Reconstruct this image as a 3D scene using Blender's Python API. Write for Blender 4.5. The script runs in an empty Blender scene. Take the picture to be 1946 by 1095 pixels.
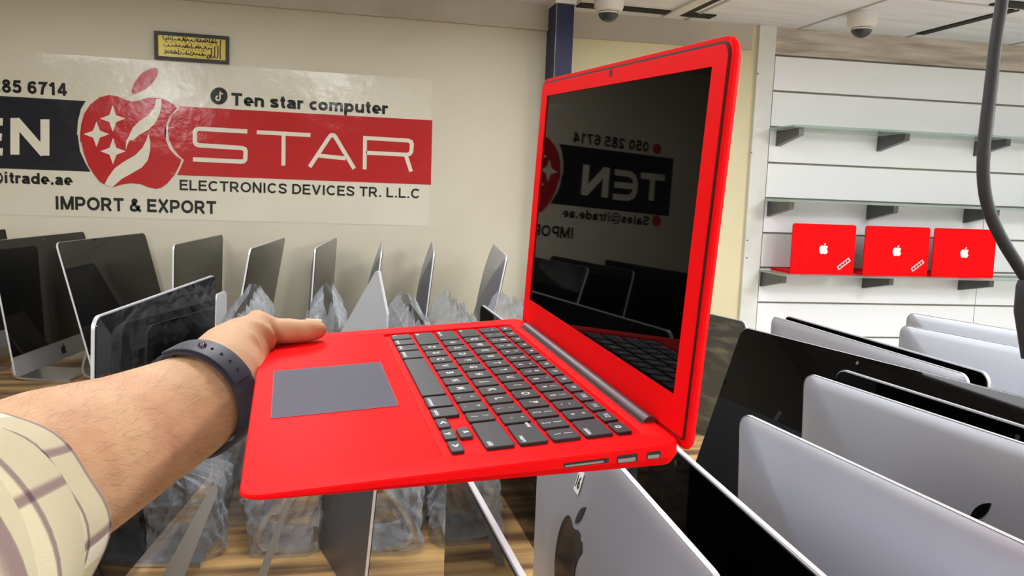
import bpy, bmesh, math, random
from mathutils import Vector, Matrix, noise
random.seed(7)
SC = bpy.context.scene
COL = SC.collection
R_ = math.radians
# ------------------------------------------------------------------ camera
F_PX = 1540.0
YAW, PITCH, ROLL = R_(13.37), R_(6.63), R_(-2.14)
CAM = Vector((0, 0, 1.45))
_cy, _sy, _cp, _sp = math.cos(YAW), math.sin(YAW), math.cos(PITCH), math.sin(PITCH)
FWD = Vector((_sy*_cp, _cy*_cp, -_sp)); _rt = Vector((_cy, -_sy, 0)); _dn = FWD.cross(_rt)
RGT = math.cos(ROLL)*_rt + math.sin(ROLL)*_dn
DWN = -math.sin(ROLL)*_rt + math.cos(ROLL)*_dn
cam = bpy.data.cameras.new('camera'); cam.sensor_width = 36; cam.lens = F_PX/1946*36; cam.clip_start = 0.02
cam_o = bpy.data.objects.new('camera', cam); COL.objects.link(cam_o)
m3 = Matrix((RGT, -DWN, -FWD)).transposed()
cam_o.matrix_world = Matrix.Translation(CAM) @ m3.to_4x4()
SC.camera = cam_o
# ------------------------------------------------------------------ view and world
SC.view_settings.view_transform = 'Standard'; SC.view_settings.look = 'None'
SC.view_settings.exposure = -0.2; SC.view_settings.gamma = 1.0; SC.view_settings.use_curve_mapping = False
wd = bpy.data.worlds.new('world'); SC.world = wd; wd.use_nodes = True
wd.node_tree.nodes['Background'].inputs[0].default_value = (0.9, 0.93, 1, 1)
wd.node_tree.nodes['Background'].inputs[1].default_value = 0.05
CEIL = 2.284
# ceiling lamps (x, y, power in W)
LAMPS = [(-1.15, 2.25, 7), (-.15, 2.25, 6), (1.0, 2.25, 11), (2.7, .8, 84), (.10, 1.08, 8), (-1.19, .19, 14), (1.7, -.6, 56), (-1.57, -1.6, 24)]
LAMP_SIZE = [.58, .58, .58, .58, .3, .3, .58, .58]
LAMP_GAIN = 1.0
LAMP_COL = (0.955, 0.98, 1.0)

def ray(u, v): return RGT*((u-973)/F_PX) + DWN*((v-547.5)/F_PX) + FWD
def on_y(u, v, Y): d = ray(u, v); return CAM + d*(Y/d.y)
def on_z(u, v, Z): d = ray(u, v); return CAM + d*((Z-CAM.z)/d.z)
def at(u, v, depth): return CAM + ray(u, v)*depth

# ------------------------------------------------------------------ materials
def lin(c): return tuple((x/255/12.92 if x/255 <= .04045 else ((x/255+.055)/1.055)**2.4) for x in c)
MATS = {}
def mat(name, rgb, rough=.5, metal=0., spec=.5, bump=None, var=None, coat=0., srgb=True, ior=None):
    m = bpy.data.materials.new(name); m.use_nodes = True; nt = m.node_tree
    b = nt.nodes['Principled BSDF']; c = lin(rgb) if srgb else rgb
    b.inputs['Base Color'].default_value = (*c, 1); b.inputs['Roughness'].default_value = rough
    b.inputs['Metallic'].default_value = metal; b.inputs['Specular IOR Level'].default_value = spec
    if ior: b.inputs['IOR'].default_value = ior
    if coat: b.inputs['Coat Weight'].default_value = coat; b.inputs['Coat Roughness'].default_value = .08
    tc = nt.nodes.new('ShaderNodeTexCoord')
    def nz(scale, detail=4, vec=None, stretch=None):
        n = nt.nodes.new('ShaderNodeTexNoise'); n.inputs['Scale'].default_value = scale; n.inputs['Detail'].default_value = detail
        if stretch:
            mp = nt.nodes.new('ShaderNodeMapping'); mp.inputs['Scale'].default_value = stretch
            nt.links.new(tc.outputs['Object'], mp.inputs[0]); nt.links.new(mp.outputs[0], n.inputs['Vector'])
        else: nt.links.new(tc.outputs['Object'], n.inputs['Vector'])
        return n
    if bump:
        n = nz(bump[0], bump[2] if len(bump) > 2 else 4)
        bp = nt.nodes.new('ShaderNodeBump'); bp.inputs['Strength'].default_value = bump[1]
        bp.inputs['Distance'].default_value = bump[3] if len(bump) > 3 else .002
        nt.links.new(n.outputs[0], bp.inputs['Height']); nt.links.new(bp.outputs[0], b.inputs['Normal'])
    if var:   # (scale, rgb2, lo, hi, stretch)
        n = nz(var[0], 5, stretch=var[4] if len(var) > 4 else None)
        r = nt.nodes.new('ShaderNodeValToRGB'); c2 = lin(var[1])
        r.color_ramp.elements[0].position = var[2]; r.color_ramp.elements[1].position = var[3]
        r.color_ramp.elements[0].color = (*c, 1); r.color_ramp.elements[1].color = (*c2, 1)
        nt.links.new(n.outputs[0], r.inputs[0]); nt.links.new(r.outputs[0], b.inputs['Base Color'])
    MATS[name] = m; return m
M = MATS
mat('wall_paint', (206, 200, 178), .6, var=(1.3, (196, 188, 166), .4, .7), bump=(60, .05))
mat('upper_paint', (190, 183, 166), .6, var=(3, (176, 168, 150), .45, .7))
mat('ceiling_tile', (236, 238, 241), .8, var=(2, (220, 220, 220), .35, .75, (1, 12, 1)))
mat('grid_bar', (186, 182, 172), .6)
mat('dark_gap', (34, 32, 28), .8)
mat('blue_paint', (12, 18, 66), .5, bump=(30, .1))
mat('cream_wall', (226, 216, 176), .6, var=(1.2, (216, 206, 168), .4, .7))
mat('white_board', (226, 226, 220), .45, var=(6, (205, 205, 198), .5, .75))
mat('slat_white', (242, 243, 244), .35)
mat('groove', (150, 146, 130), .6)
mat('wood_clad', (206, 196, 180), .5, var=(3.5, (164, 151, 136), .38, .66, (1, 1, 9)))
mat('table_wood', (214, 172, 112), .4, spec=.3, var=(2.2, (112, 84, 62), .36, .62, (.7, 9, 9)))
mat('floor_tile', (206, 202, 196), .5)
mat('room_paint', (222, 217, 206), .7)
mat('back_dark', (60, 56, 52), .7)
mat('alu', (182, 185, 193), .42, metal=.65, bump=(900, .03))
mat('alu_edge', (222, 223, 226), .3, metal=.4)
mat('alu_dark', (112, 112, 116), .42, metal=.7)
mat('alu_plate', (196, 197, 199), .5, metal=.2)
mat('painted_reflection', (74, 74, 68), .3, var=(9, (120, 116, 96), .5, .75, (1, 1, 5)))  # grey streaks painted in place of the wrapped screen's reflection
mat('alu_stand', (196, 197, 199), .3, metal=.8)
mat('glass_black', (4, 4, 5), .025, spec=.3)
mat('logo_black', (10, 10, 12), .12)
mat('logo_white', (250, 248, 244), .3)
mat('red', (236, 10, 16), .5, spec=.05)
mat('red_dark', (150, 10, 16), .5)
mat('gasket', (40, 14, 18), .6)
mat('strip_metal', (134, 133, 130), .5, metal=.25)
mat('hinge', (86, 70, 74), .35, metal=.3)
mat('key', (38, 38, 42), .4)
mat('legend', (225, 225, 225), .5)
mat('trackpad', (92, 90, 102), .55, spec=.1)
mat('port', (150, 140, 134), .3, metal=.6)
mat('port_dark', (30, 10, 10), .6)
mat('lcd', (3, 3, 3), .02, spec=.15, ior=1.40)
mat('banner', (212, 207, 188), .13, spec=.5, bump=(13, .55, 7, .004), var=(2.0, (204, 198, 176), .4, .7))
mat('banner_red', (176, 14, 18), .13, spec=.5, bump=(13, .55, 7, .004))
mat('banner_navy', (9, 10, 24), .13, spec=.5, bump=(13, .55, 7, .004))
mat('ink', (16, 16, 15), .13, spec=.5, bump=(13, .55, 7, .004))
mat('ink_cream', (214, 208, 188), .13, spec=.5, bump=(13, .55, 7, .004))
mat('icon_red', (190, 20, 24), .3)
mat('gold', (186, 164, 70), .3, metal=.35)
mat('black_frame', (12, 11, 10), .4)
mat('skin', (208, 164, 124), .58, spec=.3, bump=(160, .18, 4, .0012), var=(22, (198, 144, 110), .42, .7))
M['skin'].node_tree.nodes['Principled BSDF'].inputs['Subsurface Weight'].default_value = .12
M['skin'].node_tree.nodes['Principled BSDF'].inputs['Subsurface Radius'].default_value = (.01, .004, .002)
mat('nail', (206, 150, 124), .4)
mat('hair', (96, 68, 50), .6)
mat('rubber', (44, 45, 60), .5)
mat('rubber_dark', (24, 24, 30), .45)
mat('steel', (120, 120, 126), .2, metal=1)
mat('dome_white', (224, 222, 214), .4)
mat('dome_black', (16, 18, 22), .05)
mat('cable', (44, 43, 42), .6, spec=.3)
mat('bracket', (92, 92, 90), .35, metal=.6)
mat('sticker', (226, 190, 190), .5)
mat('paper', (226, 226, 220), .6)
mat('lamp_frame', (230, 230, 230), .4)

def emat(name, col, s):
    m = bpy.data.materials.new(name); m.use_nodes = True; nt = m.node_tree; nt.nodes.clear()
    e = nt.nodes.new('ShaderNodeEmission'); o = nt.nodes.new('ShaderNodeOutputMaterial')
    e.inputs[0].default_value = (*col, 1); e.inputs[1].default_value = s; nt.links.new(e.outputs[0], o.inputs[0]); M[name] = m
emat('diffuser', LAMP_COL, 4.0)
def glass_mat(name, tint, gloss, transp, rough=.05, bump=None):
    m = bpy.data.materials.new(name); m.use_nodes = True; nt = m.node_tree; nt.nodes.clear(); o = nt.nodes.new('ShaderNodeOutputMaterial')
    t = nt.nodes.new('ShaderNodeBsdfTransparent'); t.inputs[0].default_value = (*tint, 1)
    p = nt.nodes.new('ShaderNodeBsdfPrincipled'); p.inputs['Base Color'].default_value = (*gloss, 1); p.inputs['Roughness'].default_value = rough
    p.inputs['Specular IOR Level'].default_value = .6
    mx = nt.nodes.new('ShaderNodeMixShader')
    fr = nt.nodes.new('ShaderNodeLayerWeight'); fr.inputs['Blend'].default_value = .35
    mr = nt.nodes.new('ShaderNodeMapRange'); mr.inputs['To Min'].default_value = 1-transp; mr.inputs['To Max'].default_value = min(1, 1-transp+.45)
    nt.links.new(fr.outputs['Facing'], mr.inputs[0]); nt.links.new(mr.outputs[0], mx.inputs[0])
    nt.links.new(t.outputs[0], mx.inputs[1]); nt.links.new(p.outputs[0], mx.inputs[2]); nt.links.new(mx.outputs[0], o.inputs[0])
    if bump:
        tc = nt.nodes.new('ShaderNodeTexCoord'); n = nt.nodes.new('ShaderNodeTexNoise'); n.inputs['Scale'].default_value = bump[0]; n.inputs['Detail'].default_value = 6
        b = nt.nodes.new('ShaderNodeBump'); b.inputs['Strength'].default_value = bump[1]; b.inputs['Distance'].default_value = .01
        nt.links.new(tc.outputs['Object'], n.inputs['Vector']); nt.links.new(n.outputs[0], b.inputs['Height']); nt.links.new(b.outputs[0], p.inputs['Normal'])
    M[name] = m
glass_mat('shelf_glass', (.86, .93, .9), (.55, .65, .62), .8)
glass_mat('bag_plastic', (.95, .955, .96), (.44, .46, .49), .77, .08, (60, .7))
glass_mat('dome_clear', (.5, .5, .52), (.1, .1, .11), .5, .03)

# ------------------------------------------------------------------ mesh helpers
class MB:
    def __init__(s): s.v = []; s.f = []; s.uv = {}
    def add(s, vs, fs):
        o = len(s.v); s.v += [Vector(v) for v in vs]; s.f += [tuple(i+o for i in f) for f in fs]; return s
    def box(s, a, b):
        (x0, y0, z0), (x1, y1, z1) = a, b
        return s.add([(x0,y0,z0),(x1,y0,z0),(x1,y1,z0),(x0,y1,z0),(x0,y0,z1),(x1,y0,z1),(x1,y1,z1),(x0,y1,z1)],
                     [(0,3,2,1),(4,5,6,7),(0,1,5,4),(1,2,6,5),(2,3,7,6),(3,0,4,7)])
    def loft(s, rings, cap=True, closed=True):
        n = len(rings[0]); o = len(s.v)
        for r in rings: s.v += [Vector(p) for p in r]
        for i in range(len(rings)-1):
            for j in range(n if closed else n-1):
                k = (j+1) % n; s.f.append((o+i*n+j, o+i*n+k, o+(i+1)*n+k, o+(i+1)*n+j))
        if cap: s.f.append(tuple(o+j for j in reversed(range(n)))); e = o+(len(rings)-1)*n; s.f.append(tuple(e+j for j in range(n)))
        return s
    def prism(s, poly, fn, t0, t1):   # poly in 2D, fn(a,b,t)->3D
        return s.loft([[fn(a, b, t0) for a, b in poly], [fn(a, b, t1) for a, b in poly]])
    def tube(s, pts, r, n=10, cap=True):
        pts = [Vector(p) for p in pts]; rr = r if isinstance(r, (list, tuple)) else [r]*len(pts); rings = []; up = None
        for i, p in enumerate(pts):
            t = (pts[min(i+1, len(pts)-1)]-pts[max(i-1, 0)]).normalized()
            if up is None: up = t.orthogonal().normalized()
            up = (up - t*up.dot(t)).normalized(); w = t.cross(up)
            rings.append([p + (up*math.cos(a)+w*math.sin(a))*rr[i] for a in [2*math.pi*j/n for j in range(n)]])
        return s.loft(rings, cap)
    def lathe(s, prof, n=24, c=(0, 0, 0)):
        c = Vector(c)
        return s.loft([[c+Vector((r*math.cos(2*math.pi*j/n), r*math.sin(2*math.pi*j/n), z)) for j in range(n)] for r, z in prof])
    def build(s, name, m, parent=None, smooth=False, matrix=None, tri=False):
        me = bpy.data.meshes.new(name); me.from_pydata([tuple(v) for v in s.v], [], s.f)
        bm = bmesh.new(); bm.from_mesh(me)
        big = [f for f in bm.faces if len(f.verts) > 4]
        if big: bmesh.ops.triangulate(bm, faces=big, ngon_method='EAR_CLIP')
        bmesh.ops.recalc_face_normals(bm, faces=bm.faces); bm.to_mesh(me); bm.free()
        if smooth:
            me.polygons.foreach_set('use_smooth', [True]*len(me.polygons))
            if smooth != 'all': me.set_sharp_from_angle(angle=R_(smooth if smooth is not True else 38))
        me.materials.append(M[m] if isinstance(m, str) else m)
        o = bpy.data.objects.new(name, me); COL.objects.link(o)
        if parent: o.parent = parent
        if matrix is not None: o.matrix_local = matrix
        return o
def tag(o, label=None, cat=None, group=None, kind=None):
    if label: o['label'] = label
    if cat: o['category'] = cat
    if group: o['group'] = group
    if kind: o['kind'] = kind
    return o
def thing(name, label, cat, loc=(0, 0, 0), rz=0, group=None, matrix=None):
    o = bpy.data.objects.new(name, None); COL.objects.link(o); o.empty_display_size = .05
    if matrix is not None: o.matrix_world = matrix
    else: o.location = loc; o.rotation_euler = (0, 0, rz)
    return tag(o, label, cat, group)
def struct(o): o['kind'] = 'structure'; return o
def rrect(x0, y0, x1, y1, r, n=5):
    rs = r if isinstance(r, (list, tuple)) else [r]*4    # bl, br, tr, tl
    out = []
    for (cx, cy, a0, q) in ((x0+rs[0], y0+rs[0], 180, rs[0]), (x1-rs[1], y0+rs[1], 270, rs[1]), (x1-rs[2], y1-rs[2], 0, rs[2]), (x0+rs[3], y1-rs[3], 90, rs[3])):
        for k in range(n+1):
            a = R_(a0+90*k/n); out.append((cx+q*math.cos(a), cy+q*math.sin(a)))
    return out
def arc(cx, cy, r, a0, a1, n=8): return [(cx+r*math.cos(R_(a0+(a1-a0)*k/n)), cy+r*math.sin(R_(a0+(a1-a0)*k/n))) for k in range(n+1)]
def smooth_path(pts, it=2, closed=False):
    for _ in range(it):
        q = []
        n = len(pts)
        rng = range(n) if closed else range(n-1)
        if not closed: q.append(pts[0])
        for i in rng:
            a, b = Vector(pts[i]), Vector(pts[(i+1) % n]); q += [a*.75+b*.25, a*.25+b*.75]
        if not closed: q.append(pts[-1])
        pts = q
    return [tuple(p) for p in pts]
def ribbon2d(pts, w):       # open polyline in 2D -> polygon outline with mitres
    P = [Vector(p) for p in pts]; L = []; Rr = []
    P = [p for i, p in enumerate(P) if i == 0 or (p-P[i-1]).length > 1e-5] if not isinstance(w, (list, tuple)) else P
    ws = w if isinstance(w, (list, tuple)) else [w]*len(P)
    for i, p in enumerate(P):
        d0 = (P[i]-P[i-1]).normalized() if i > 0 else None; d1 = (P[i+1]-P[i]).normalized() if i < len(P)-1 else None
        d = ((d0 or d1)+(d1 or d0))
        d = d.normalized() if d.length > 1e-6 else (d0 or d1)
        nn = Vector((-d.y, d.x)); c = nn.dot(Vector((-(d1 or d0).y, (d1 or d0).x))); k = ws[i]/2/max(c, .5)
        L.append(p+nn*k); Rr.append(p-nn*k)
    return L, Rr
def add_ribbon(mb, pts, w, fn, t0, t1):
    L, Rr = ribbon2d(pts, w); n = len(L)
    vs = [fn(p.x, p.y, t1) for p in L]+[fn(p.x, p.y, t1) for p in Rr]+[fn(p.x, p.y, t0) for p in L]+[fn(p.x, p.y, t0) for p in Rr]
    fs = []
    for i in range(n-1):
        fs += [(i, i+1, n+i+1, n+i), (2*n+i, 3*n+i, 3*n+i+1, 2*n+i+1), (i, 2*n+i, 2*n+i+1, i+1), (n+i, n+i+1, 3*n+i+1, 3*n+i)]
    fs += [(0, n, 3*n, 2*n), (n-1, 3*n-1, 4*n-1, 2*n-1)]
    mb.add(vs, fs)
# lettering from the built-in font
_tc = {}
def glyphs(s, bold=.02):
    if (s, bold) in _tc: return _tc[(s, bold)]
    cu = bpy.data.curves.new('lettering', 'FONT'); cu.body = s; cu.offset = bold; cu.resolution_u = 3
    o = bpy.data.objects.new('lettering', cu); COL.objects.link(o)
    dg = bpy.context.evaluated_depsgraph_get(); dg.update()
    me = bpy.data.meshes.new_from_object(o.evaluated_get(dg))
    vs = [(v.co.x, v.co.y) for v in me.vertices]; fs = [tuple(p.vertices) for p in me.polygons]
    bpy.data.objects.remove(o); bpy.data.curves.remove(cu); bpy.data.meshes.remove(me)
    _tc[(s, bold)] = (vs, fs); return vs, fs
_cap = None
def add_text(mb, s, fn, bold=.02, cap=None):
    """fn(a, h): a in 0..1 across the word, h in cap heights above the baseline"""
    global _cap
    if _cap is None: _cap = max(v[1] for v in glyphs('H', 0.0)[0])
    vs, fs = glyphs(s, bold); x0 = min(v[0] for v in vs); x1 = max(v[0] for v in vs)
    mb.add([fn((x-x0)/(x1-x0), y/_cap) for x, y in vs], fs)
def text_aspect(s, bold=.02):
    add_text(MB(), 'H', lambda a, h: (0, 0, 0)); vs, fs = glyphs(s, bold)
    return (max(v[0] for v in vs)-min(v[0] for v in vs))/_cap


# a plain bold sans alphabet drawn as strokes (cap height 1)
def ea(cx, cy, rx, ry, a0, a1, n=14): return [(cx+rx*math.cos(R_(a0+(a1-a0)*k/n)), cy+ry*math.sin(R_(a0+(a1-a0)*k/n))) for k in range(n+1)]
def letter(ch, w):
    h = w/2; X = .73      # x height
    def bowl(x0, W, yb, yt): ry = (yt-yb)/2; return [(x0, yt), (W-h-ry, yt)]+ea(W-h-ry, yb+ry, ry, ry, 90, -90, 10)+[(x0, yb)]
    def ring(W, y0, y1, a0=0, a1=360): return ea(W/2, (y0+y1)/2, W/2-h, (y1-y0)/2-h, a0, a1, 28)
    if ch == ' ': return .30, []
    if ch == 'I': return w+.10, [[(h+.05, 0), (h+.05, 1)]]
    if ch == 'M': return 1.02, [[(h, 0), (h, 1)], [(1.02-h, 0), (1.02-h, 1)], [(h*1.1, 1), (.51, .04)], [(1.02-h*1.1, 1), (.51, .04)]]
    if ch == 'N': return .84, [[(h, 0), (h, 1)], [(.84-h, 0), (.84-h, 1)], [(h, 1), (.84-h, 0)]]
    if ch == 'P': return .80, [[(h, 0), (h, 1)], bowl(h, .80, .40, 1-h)]
    if ch == 'R': return .86, [[(h, 0), (h, 1)], bowl(h, .80, .44, 1-h), [(.42, .44), (.86-h*.9, 0)]]
    if ch == 'O': return 1.0, [ring(1.0, 0, 1)]
    if ch == 'T': return .80, [[(0, 1-h), (.80, 1-h)], [(.40, 0), (.40, 1-h)]]
    if ch == 'E': return .76, [[(h, 0), (h, 1)], [(h, 1-h), (.74, 1-h)], [(h, .52), (.68, .52)], [(h, h), (.76, h)]]
    if ch == 'L': return .70, [[(h, 0), (h, 1)], [(h, h), (.70, h)]]
    if ch == 'X': return .86, [[(.09, 0), (.77, 1)], [(.09, 1), (.77, 0)]]
    if ch == 'V': return .88, [[(.08, 1), (.44, .03)], [(.80, 1), (.44, .03)]]
    if ch == 'C': return .92, [ea(.48, .5, .48-h, .5-h, 42, 318, 24)]
    if ch == 'D': return .88, [[(h, 0), (h, 1)], [(h, 1-h), (.40, 1-h)]+ea(.40, .5, .48-h, .5-h, 90, -90, 16)+[(h, h)]]
    if ch == 'S': return .82, [smooth_path([(.74, .73), (.66, .88), (.42, 1-h), (.14, .88), (.10, .70), (.24, .57), (.58, .46), (.73, .31), (.66, .13), (.42, h), (.15, .12), (.07, .30)], 2)]
    if ch == '&': return .94, [smooth_path([(.88, .02), (.60, .32), (.28, .68), (.25, .82), (.34, 1-h), (.48, 1-h), (.56, .82), (.46, .66), (.18, .46), (.10, .28), (.16, .12), (.36, h), (.58, .12), (.72, .32), (.76, .48)], 2)]
    if ch == '.': return w+.10, [[(h+.05, 0), (h+.05, w)]]
    if ch == '0': return .70, [ea(.35, .5, .35-h, .5-h, 0, 360, 28)]
    if ch == '1': return .60, [[(.38, 0), (.38, 1)], [(.08, .72), (.25, .80), (.36, .96)]]
    if ch == '2': return .70, [smooth_path([(.10, .70), (.13, .87), (.35, 1-h), (.57, .88), (.58, .66), (.40, .42), (.12, .14)], 2), [(.04, h), (.68, h)]]
    if ch == '4': return .74, [[(.52, 0), (.52, 1)], [(.50, .98), (.08, .30)], [(.02, .28), (.74, .28)]]
    if ch == '5': return .70, [[(.64, 1-h), (.20, 1-h), (.13, .52)], smooth_path([(.13, .50), (.30, .60), (.52, .56), (.60, .34), (.52, .13), (.32, h), (.13, .14), (.08, .27)], 2)]
    if ch == '6': return .70, [ea(.35, .34, .35-h, .34-h, 0, 360, 24), smooth_path([(.61, .76), (.50, .90), (.34, 1-h), (.15, .80), (.10, .50), (.10, .32)], 2)]
    if ch == '7': return .70, [[(.04, 1-h), (.60, 1-h), (.38, .55), (.28, 0)]]
    if ch == '8': return .70, [ea(.35, .28, .35-h, .30-h*.9, 0, 360, 24), ea(.35, .76, .31-h, .25-h*.9, 0, 360, 24)]
    if ch == 'n': return .70, [[(h, 0), (h, X)], smooth_path([(h, .48), (.20, .62), (.38, X-h*.9), (.58, .58), (.60, .42)], 2)+[(.60, 0)]]
    if ch == 'm': return 1.06, [[(h, 0), (h, X)], smooth_path([(h, .48), (.18, .62), (.32, X-h*.9), (.50, .58), (.53, .42)], 2)+[(.53, 0)], smooth_path([(.53, .48), (.64, .62), (.78, X-h*.9), (.94, .58), (.96, .42)], 2)+[(.96, 0)]]
    if ch == 'r': return .46, [[(h, 0), (h, X)], smooth_path([(h, .46), (.20, .62), (.46, X-h*1.1)], 1)]
    if ch == 'u': return .70, [[(.60, 0), (.60, X)], [(h, X)]+smooth_path([(h, .28), (.16, .12), (.32, h*.9), (.52, .14), (.60, .28)], 2)]
    if ch == 'o': return .74, [ring(.74, 0, X)]
    if ch == 'c': return .58, [ea(.36, X/2, .36-h, X/2-h, 50, 310, 20)]
    if ch == 'e': return .70, [[(.12, X*.47), (.62, X*.47)]+ea(.35, X/2, .35-h, X/2-h, 0, 310, 22)]
    if ch == 's': return .64, [smooth_path([(.57, .55), (.46, X-h), (.26, X-h), (.11, .58), (.13, .46), (.34, .37), (.53, .28), (.54, .14), (.36, h), (.18, h), (.05, .20)], 2)]
    if ch == 'a': return .68, [smooth_path([(.09, .52), (.18, X-h), (.38, X-h), (.54, .58), (.56, .40)], 2)+[(.56, .12), (.62, 0)], smooth_path([(.56, .42), (.30, .38), (.10, .28), (.10, .14), (.24, h*.9), (.42, .12), (.56, .26)], 2)]
    if ch == 't': return .42, [[(.21, .94), (.21, .20), (.27, h), (.40, h)], [(.02, X-h*.8), (.40, X-h*.8)]]
    if ch == 'p': return .76, [[(h, -.28), (h, X)], ea(.40, X/2, .36-h, X/2-h, 0, 360, 24)]
    if ch == 'd': return .76, [[(.76-h, 0), (.76-h, 1)], ea(.36, X/2, .36-h, X/2-h, 0, 360, 24)]
    if ch == 'l': return w+.10, [[(h+.05, 0), (h+.05, 1)]]
    if ch == 'i': return w+.10, [[(h+.05, 0), (h+.05, X)], [(h+.05, .83), (h+.05, 1)]]
    if ch == '@': return 1.24, [ea(.62, .42, .56, .56, -50, 300, 34), ea(.58, .42, .24, .26, 0, 360, 20), [(.84, .70), (.80, .30), (.88, .17), (1.05, .25)]]
    return .5, []
def add_words(mb, s, fn, w=.2, gap=.12):
    """fn(a, h, t): a in 0..1 across the word, h in cap heights; t only keeps crossing strokes apart"""
    x = 0; parts = []
    for ch in s:
        adv, st = letter(ch, w); parts += [([(x+a, b) for a, b in p], ch) for p in st]; x += adv+(gap if ch != ' ' else .06)
    tot = x-gap
    for i, (p, ch) in enumerate(parts):
        e = .00004*(i % 5)
        add_ribbon(mb, p, w*(.62 if ch == '@' else 1), lambda a, b, t: fn(a/tot, b, t+e), 0, .0006)

# apple-shaped emblem outlines, unit height about 1, centred
APPLE = [(0, .27), (.06, .28), (.15, .31), (.25, .31), (.36, .26), (.42, .19), (.36, .13), (.32, .05), (.32, -.05), (.37, -.15), (.45, -.2), (.40, -.32), (.32, -.43),
         (.24, -.5), (.16, -.5), (.07, -.46), (0, -.45), (-.07, -.46), (-.16, -.5), (-.24, -.5), (-.33, -.41), (-.41, -.26), (-.45, -.08), (-.43, .1), (-.36, .23), (-.25, .31), (-.13, .31), (-.06, .28)]
LEAF = [(.0, .33), (.02, .43), (.09, .52), (.19, .57), (.20, .56), (.18, .46), (.11, .37), (.03, .33)]
def emblem(name, m, parent, fn, size, label=None):
    mb = MB()
    for poly in (smooth_path(APPLE, 1, True), smooth_path(LEAF, 1, True)): mb.prism([(a*size, b*size) for a, b in poly], fn, 0, .0012)
    o = mb.build(name, m, parent)
    if label: o['label'] = label
    return o

# ================================================================== SETTING
D = 3.6            # the banner wall
TH = R_(3.74); RO = Vector((2.096, D, 0)); RE = Vector((math.cos(TH), -math.sin(TH), 0)); RN = Vector((-math.sin(TH), -math.cos(TH), 0))
RM = Matrix.Translation(RO) @ Matrix((RE, -RN, Vector((0, 0, 1)))).transposed().to_4x4()   # local x along the slat wall, y into it, z up
struct(MB().box((-3.6, -3.0, -.1), (4.6, 3.9, 0)).build('floor', 'floor_tile'))
struct(MB().box((-3.6, D, 0), (.985, D+.2, CEIL+.1)).build('wall_back', 'wall_paint'))
# upper band of the left wall, a few centimetres proud of the wall, with drip streaks
mb = MB(); mb.box((-3.6, D-.018, 2.176), (.985, D, CEIL)); struct(mb.build('trim_1', 'upper_paint'))
mb = MB()
for u, l in ((573, 12), (584, 9), (632, 18), (640, 22), (655, 20), (684, 24), (703, 27), (708, 27), (723, 27)):
    a = on_y(u, 0, D-.019); mb.box((a.x-.0022, D-.0192, 2.19+.0), (a.x+.0022, D-.0182, CEIL))
struct(mb.build('trim_2', 'grid_bar'))
# blue pillar
struct(MB().box((.972, 3.46, 0), (1.052, D+.2, CEIL-.015)).build('pillar', 'blue_paint'))
struct(MB().box((.9725, 3.4595, 0), (.9745, D, CEIL-.015)).build('trim_3', 'upper_paint'))
struct(MB().box((.965, 3.45, CEIL-.015), (1.058, D, CEIL)).build('trim_4', 'white_board'))
# right wall, slightly turned: cream part, lintel band, white board with screws, slat wall, wood cladding above
struct(MB().box((-1.06, .0, 0), (-.07, .2, CEIL+.1)).build('wall_back_right', 'cream_wall', matrix=RM))
struct(MB().box((-1.06, -.02, 2.17), (-.12, .0, CEIL)).build('trim_5', 'upper_paint', matrix=RM))
mb = MB().box((-.085, -.022, 0), (0, .2, CEIL)); struct(mb.build('trim_6', 'white_board', matrix=RM))
mb = MB()
for px, py in ((1440, 140), (1428, 290), (1420, 457), (1419, 490)):
    d = ray(px, py); s = ((RO-CAM).dot(RN)+.022)/d.dot(RN); p = CAM+d*s; a = (p-RO).dot(RE)
    mb.loft([[(a+.004*math.cos(t), -.022-e, p.z+.004*math.sin(t)) for t in [k*math.pi/4 for k in range(8)]] for e in (0, .0015)])
struct(mb.build('trim_7', 'bracket', matrix=RM))
struct(MB().box((0, .0, 0), (2.6, .2, CEIL+.1)).build('wall_right', 'groove', matrix=RM))
struct(MB().box((-.005, -.014, 2.158), (2.6, .0, CEIL)).build('trim_8', 'wood_clad', matrix=RM))
def slat_panel(x0, x1, name):
    mb = MB(); zs = [2.152, 1.985, 1.815, 1.645, 1.475, 1.305, 1.135, .962, .79, .62, .45, .28, .1]
    for a, b in zip(zs, zs[1:]): mb.box((x0, -.018, b+.006), (x1, .0, a-.004))
    return struct(mb.build(name, 'slat_white', matrix=RM))
slat_panel(.006, 1.206, 'trim_9'); slat_panel(1.210, 2.41, 'trim_10')
struct(MB().box((-3.7, -3, 0), (-3.6, 3.9, CEIL+.1)).build('wall_left', 'room_paint'))
struct(MB().box((4.6, -3, 0), (4.7, 3.9, CEIL+.1)).build('wall_side', 'room_paint'))
struct(MB().box((-3.7, -3.1, 0), (4.7, -3, CEIL+.1)).build('wall_front', 'room_paint'))
# ceiling: slab, tile joints, missing strips
struct(MB().box((-3.7, -3.1, CEIL), (4.7, 3.9, CEIL+.1)).build('ceiling', 'ceiling_tile'))
mb = MB()
XS = [2.208-.57*k for k in range(10)]+[2.778, 3.348, 3.92]; YS = [2.885-.6*k for k in range(10)]
for x in XS: mb.box((x-.006, -3, CEIL-.004), (x+.006, 3.7, CEIL))
for y in YS: mb.box((-3.6, y-.005, CEIL-.004), (4.6, y+.005, CEIL))
struct(mb.build('trim_11', 'grid_bar'))
mb = MB()
mb.box((1.085, 3.47, CEIL-.006), (1.2, 3.545, CEIL)); mb.box((1.26, 3.46, CEIL-.006), (1.72, 3.53, CEIL)); mb.box((1.56, 2.9, CEIL-.006), (1.60, 3.46, CEIL))
mb.box((2.755, 2.9, CEIL-.006), (2.80, 3.45, CEIL)); mb.box((2.62, 2.79, CEIL-.006), (2.95, 2.87, CEIL))
struct(mb.build('trim_12', 'dark_gap'))
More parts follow.
